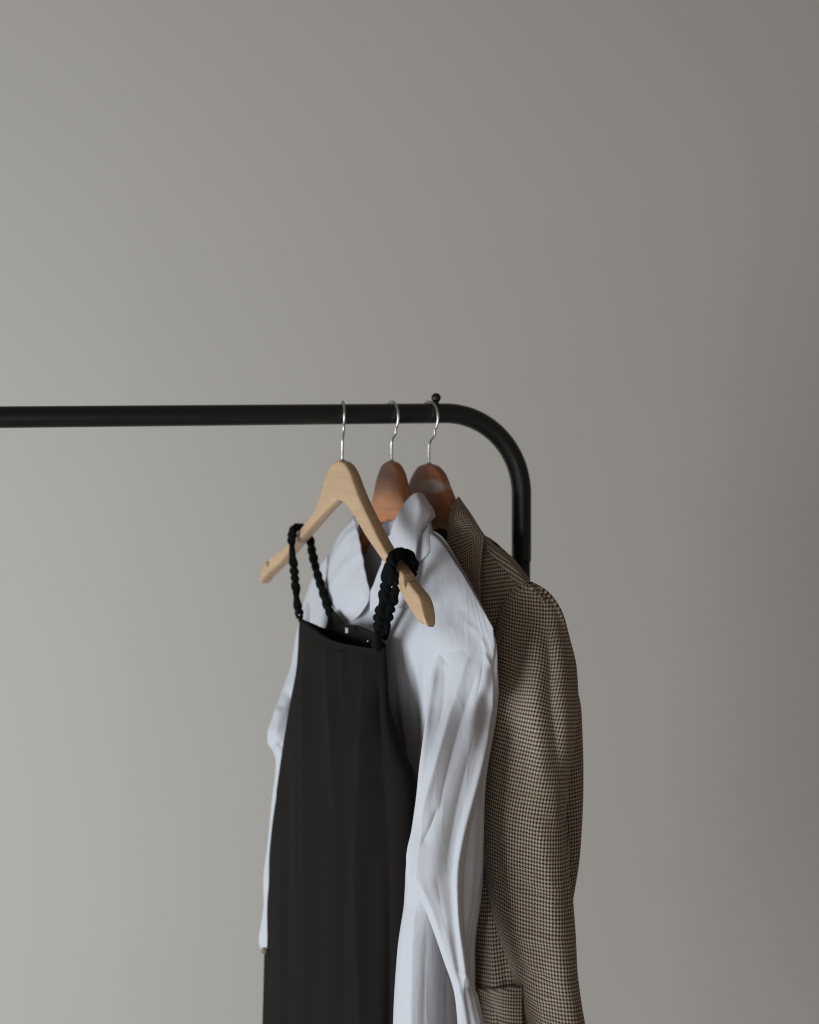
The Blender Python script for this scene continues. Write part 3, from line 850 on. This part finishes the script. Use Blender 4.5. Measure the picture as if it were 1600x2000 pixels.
    # inside of the turned collar seen on the far side of the fold
    inner = [[(738, 1012, .004), (750, 998, -.006), (763, 988, -.014), (778, 1000, -.016), (790, 985, -.010), (806, 970, .0)],
             [(738, 1060, .004), (750, 1050, -.008), (765, 1045, -.018), (780, 1040, -.018), (795, 1030, -.010), (812, 1010, .004)]]
    g = net(F2, inner, 30, 60, False)
    g = wobble(g, False, 0.0015, (5, 9), 5)
    grid_obj('collar_fold', g, False, M_SHIRT, rt, F2, thick=0.001)
    # far leaf
    leaf = [
        [(724, 1160, .040), (714, 1115, .036), (706, 1070, .030), (699, 1035, .022), (694, 1008, .006), (700, 1000, -.012)],
        [(722, 1172, .044), (702, 1130, .042), (690, 1085, .036), (682, 1045, .028), (680, 1026, .010), (690, 1015, -.012)],
        [(712, 1190, .046), (690, 1145, .046), (672, 1100, .040), (664, 1066, .032), (664, 1048, .014), (676, 1035, -.012)],
        [(700, 1205, .046), (674, 1165, .048), (654, 1122, .044), (648, 1092, .034), (650, 1072, .018), (664, 1056, -.012)],
        [(686, 1216, .044), (658, 1190, .048), (636, 1162, .044), (640, 1118, .034), (643, 1088, .020), (655, 1072, -.012)]]
    g = net(F2, slim(leaf), 60, 90, False)
    g = folds(g, False, [([(690, 1040), (680, 1100), (676, 1160)], .003, 10, 10, (.2, .2)), ([(664, 1080), (662, 1130), (668, 1170)], -.003, 8, 8, (.2, .2)),
                         ([(640, 1150), (650, 1140), (652, 1120)], .003, 5, 6, (.2, .2))], outward=-1)
    g = wobble(g, False, 0.0016, (5, 8), 8)
    grid_obj('collar_leaf', g, False, M_SHIRT, rt, F2, thick=0.0014)
build_shirt()

# ================================================================== HOUNDSTOOTH BLAZER
def build_blazer():
    rt = root('blazer', F3, 'brown and black houndstooth check blazer at the right end of the rail', 'blazer')
    rows = [
        # far end, front..., near end, back...
        [(640, 1120, 0), (700, 1060, .004), (790, 1010, .006), (850, 1080, .020), (905, 1045, .010), (945, 1050, .004), (990, 1092, .004), (1034, 1138, .002), (1062, 1172, 0), (1026, 1126, -.006), (985, 1076, -.008), (948, 1046, -.010), (890, 1020, -.020), (800, 1010, -.02), (700, 1060, -.01)],
        [(640, 1170, .004), (700, 1110, .018), (790, 1070, .022), (850, 1120, .030), (895, 1100, .026), (935, 1100, .020), (975, 1130, .016), (1020, 1160, .010), (1078, 1212, -.012), (1050, 1164, -.022), (1010, 1100, -.024), (955, 1070, -.024), (900, 1060, -.03), (800, 1050, -.03), (700, 1100, -.02)],
        [(640, 1260, .01), (700, 1230, .03), (790, 1210, .036), (840, 1220, .040), (885, 1200, .036), (925, 1200, .032), (960, 1210, .028), (1010, 1230, .014), (1098, 1262, -.020), (1088, 1244, -.04), (1030, 1180, -.04), (970, 1150, -.036), (900, 1150, -.036), (800, 1150, -.036), (700, 1200, -.03)],
        [(640, 1390, .01), (700, 1390, .034), (790, 1390, .042), (840, 1390, .044), (880, 1390, .042), (915, 1390, .038), (950, 1390, .030), (1000, 1390, .005), (1085, 1390, -.020), (1136, 1390, -.058), (1060, 1350, -.05), (980, 1350, -.04), (900, 1350, -.04), (800, 1350, -.04), (700, 1380, -.03)],
        [(640, 1520, .01), (700, 1520, .034), (790, 1520, .042), (840, 1520, .046), (880, 1520, .046), (915, 1520, .042), (950, 1520, .034), (1000, 1520, .005), (1080, 1520, -.020), (1140, 1520, -.060), (1070, 1520, -.055), (980, 1520, -.04), (900, 1520, -.04), (800, 1520, -.04), (700, 1520, -.03)],
        [(640, 1660, .01), (700, 1660, .034), (790, 1660, .042), (840, 1660, .05), (880, 1660, .052), (920, 1660, .05), (960, 1660, .040), (1010, 1660, .012), (1075, 1660, -.020), (1134, 1660, -.055), (1070, 1660, -.055), (980, 1660, -.04), (900, 1660, -.04), (800, 1660, -.04), (700, 1660, -.03)],
        [(640, 1800, .01), (700, 1800, .034), (790, 1800, .042), (840, 1800, .052), (880, 1800, .058), (925, 1800, .058), (970, 1800, .048), (1020, 1800, .020), (1070, 1800, -.016), (1114, 1800, -.050), (1070, 1800, -.055), (980, 1800, -.04), (900, 1800, -.04), (800, 1800, -.04), (700, 1800, -.03)],
        [(640, 2000, .01), (700, 2000, .034), (790, 2000, .042), (840, 2000, .054), (880, 2000, .062), (930, 2000, .064), (990, 2000, .052), (1040, 2000, .022), (1070, 2000, -.016), (1100, 2000, -.050), (1070, 2000, -.055), (980, 2000, -.04), (900, 2000, -.04), (800, 2000, -.04), (700, 2000, -.03)],
        [(640, 2420, .01), (700, 2420, .034), (790, 2420, .042), (840, 2420, .054), (880, 2420, .062), (930, 2420, .064), (990, 2420, .052), (1040, 2420, .022), (1070, 2420, -.016), (1100, 2420, -.050), (1070, 2420, -.055), (980, 2420, -.04), (900, 2420, -.04), (800, 2420, -.04), (700, 2420, -.03)],
    ]
    rows = [[(x, y, v * (0.35 if 1 <= c <= 2 else 0.5 if c == 3 else 0.8 if c == 4 else 1)) for c, (x, y, v) in enumerate(r)] for r in rows]
    G = net(F3, rows, 320, 320, True, [0, .35, 1.1, 2.2, 3.3, 4.5, 5.7, 7.4, 11])
    G = folds(G, True, [([(960, 1760), (965, 1850), (968, 2050)], .003, 10, 8, (.2, .05)), ([(985, 1850), (990, 1950), (992, 2050)], -.003, 8, 8, (.2, .05)),
                        ([(950, 1140), (975, 1200), (960, 1260)], -.004, 12, 14, (.3, .3))], outward=-1)
    G = wobble(G, True, 0.002, (5, 9), 21, outward=-1)
    grid_obj('blazer_body', G, True, M_TWEED, rt, F3, thick=0.0018, upright=True, uvrot=R(8))
    BODY = G

    # back shoulder panel strip above the shoulder seam (check runs the other way)
    strip = [[(943, 1044, -.004), (965, 1062, -.004), (1000, 1091, -.004), (1026, 1119, -.006), (1036, 1132, -.010)],
             [(946, 1048, .006), (965, 1068, .006), (995, 1098, .007), (1018, 1128, .007), (1030, 1144, .006)],
             [(945, 1062, .012), (960, 1085, .013), (985, 1113, .013), (1005, 1136, .012), (1022, 1152, .010)]]
    g = net(F3, strip, 30, 60, False)
    grid_obj('shoulder_panel', g, False, M_TWEED, rt, F3, thick=0.0018, uvrot=R(12))

    # near sleeve with its rounded, padded head
    sl = [
        (1140, 1030, 1038, 1.835, .008, 0), (1146, 1014, 1052, 1.830, .018, 0), (1156, 1001, 1067, 1.820, .028, 0), (1172, 990, 1082, 1.808, .036, 0), (1198, 981, 1096, 1.797, .042, 0),
        (1240, 972, 1107, 1.790, .046, 0), (1300, 962, 1120, 1.788, .049, 0), (1360, 952, 1123, 1.787, .050, 0), (1430, 944, 1118, 1.787, .049, 0),
        (1500, 940, 1106, 1.787, .048, 0), (1580, 936, 1102, 1.787, .047, 0), (1660, 942, 1107, 1.787, .045, 0), (1737, 956, 1113, 1.785, .043, 0),
        (1790, 966, 1117, 1.783, .042, 0), (1830, 977, 1119, 1.780, .041, 0), (1880, 994, 1121, 1.777, .041, 0), (1921, 1006, 1126, 1.774, .040, 0), (1960, 1016, 1132, 1.772, .040, 0), (2000, 1028, 1139, 1.77, .040, 0), (2120, 1045, 1155, 1.765, .04, 0), (2250, 1050, 1160, 1.76, .04, 0)]
    sl = [(y, l, r, Y + 0.020 * min(1, max(0, (y - 1180) / 100)), d, -0.018 * min(1, max(0, (y - 1160) / 120))) for y, l, r, Y, d, k in sl]
    G = sleeve(sl, 460, 260, .95)
    G = wrap_to(G, BODY, [(1135, .0022), (1170, .003), (1300, .007), (1460, .012)], (1130, 1470))
    fl = [
        ([(1056, 1185), (1072, 1280), (1074, 1360), (1088, 1450), (1096, 1540)], -.0065, 16, 13, (.25, .2)),
        ([(1045, 1200), (1052, 1300), (1050, 1400), (1058, 1500), (1070, 1600)], .0050, 20, 16, (.25, .25)),
        ([(1092, 1500), (1103, 1620), (1108, 1740), (1112, 1830)], -.0050, 8, 8, (.2, .2)),
        ([(1000, 1215), (1010, 1300), (1000, 1400), (985, 1480)], -.0045, 14, 18, (.25, .25)),
        ([(1040, 1560), (1062, 1650), (1075, 1740), (1090, 1850), (1105, 1960)], .0040, 16, 16, (.2, .1)),
        ([(1000, 1690), (1030, 1730), (1060, 1745), (1090, 1745)], -.0030, 10, 14, (.2, .2)),
        ([(990, 1800), (1030, 1830), (1060, 1835), (1095, 1830)], .0028, 10, 14, (.2, .2)),
        ([(1000, 1870), (1040, 1905), (1080, 1900)], -.0028, 8, 12, (.2, .2)),
        ([(1018, 1925), (1050, 1950), (1085, 1945)], .0025, 8, 10, (.2, .2)),
        ([(962, 1600), (975, 1700), (985, 1780)], -.0035, 10, 12, (.2, .2)),
    ]
    fl = [(f[0], f[1] * 0.7, *f[2:]) for f in fl]
    G = folds(G, True, fl, outward=1)
    G = wobble(G, True, 0.0012, (5, 8, 12), 31, outward=1)
    grid_obj('sleeve', G, True, M_TWEED, rt, F3, thick=0.0018, uvrot=R(7), center=G.shape[1] // 4)
    # far sleeve hidden behind the other clothes but part of the jacket
    sl = [(1150, 668, 690, 2.215, .01, 0), (1175, 655, 715, 2.21, .03, 0), (1250, 640, 735, 2.2, .045, 0), (1450, 630, 740, 2.19, .05, 0), (1700, 628, 740, 2.18, .045, 0), (2000, 630, 735, 2.17, .04, 0), (2200, 630, 730, 2.17, .04, 0)]
    G = sleeve(sl, 60, 48, .95)
    grid_obj('sleeve', G, True, M_TWEED, rt, F3, thick=0.0018, uvrot=R(7), center=G.shape[1] // 4)

    # collar leaf turning into the lapel
    leaf = [
        [(884, 985, .012), (895, 971, .002), (898, 972, -.012), (896, 985, -.022)],
        [(877, 1010, .020), (900, 1000, .012), (918, 1000, -.006), (914, 1008, -.022)],
        [(874, 1045, .026), (900, 1036, .020), (938, 1034, .006), (930, 1036, -.020)],
        [(872, 1075, .031), (905, 1068, .028), (944, 1048, .014), (944, 1050, .002)],
        [(868, 1100, .036), (905, 1100, .034), (940, 1078, .024), (941, 1080, .016)],
        [(866, 1150, .042), (900, 1150, .042), (937, 1120, .032), (938, 1120, .024)],
        [(866, 1230, .050), (900, 1230, .050), (936, 1180, .040), (936, 1180, .030)],
        [(850, 1400, .056), (890, 1400, .058), (926, 1380, .050), (926, 1380, .042)],
        [(820, 1560, .056), (870, 1560, .062), (900, 1540, .060), (900, 1540, .050)]]
    g = net(F3, leaf, 160, 60, False, [0, .25, .6, .9, 1.2, 1.7, 2.4, 4, 5.5])
    g = folds(g, False, [([(915, 1050), (905, 1110), (900, 1180)], .003, 12, 12, (.2, .2))], outward=1)
    grid_obj('collar', g, False, M_TWEED, rt, F3, thick=0.0022, uvrot=R(4), center=30)
    # dark inside of the neck
    inner = [[(800, 1010, .0), (830, 1008, -.010), (856, 1012, -.018), (880, 1000, -.020)],
             [(790, 1060, .0), (830, 1060, -.012), (862, 1060, -.018), (885, 1050, -.018)],
             [(790, 1160, .0), (830, 1160, -.012), (862, 1150, -.018), (885, 1140, -.018)]]
    g = net(F3, inner, 24, 30, False)
    grid_obj('neck_lining', g, False, M_LINING, rt, F3, thick=0.001)
    # hip pocket flap
    flap = [[(928, 1926, .072), (960, 1931, .0705), (990, 1929, .066), (1020, 1924, .055)],
            [(928, 1934, .075), (960, 1940, .073), (990, 1938, .068), (1020, 1932, .057)],
            [(928, 1990, .074), (960, 1996, .072), (990, 1994, .067), (1020, 1990, .056)],
            [(928, 2050, .074), (960, 2056, .072), (990, 2054, .067), (1020, 2050, .056)]]
    flap = [[(x, y, v - 0.007 - 0.005 * (k > 1)) for x, y, v in r] for k, r in enumerate(flap)]
    g = net(F3, flap, 24, 30, False)
    grid_obj('pocket_flap', g, False, M_TWEED, rt, F3, thick=0.002, upright=True)
build_blazer()
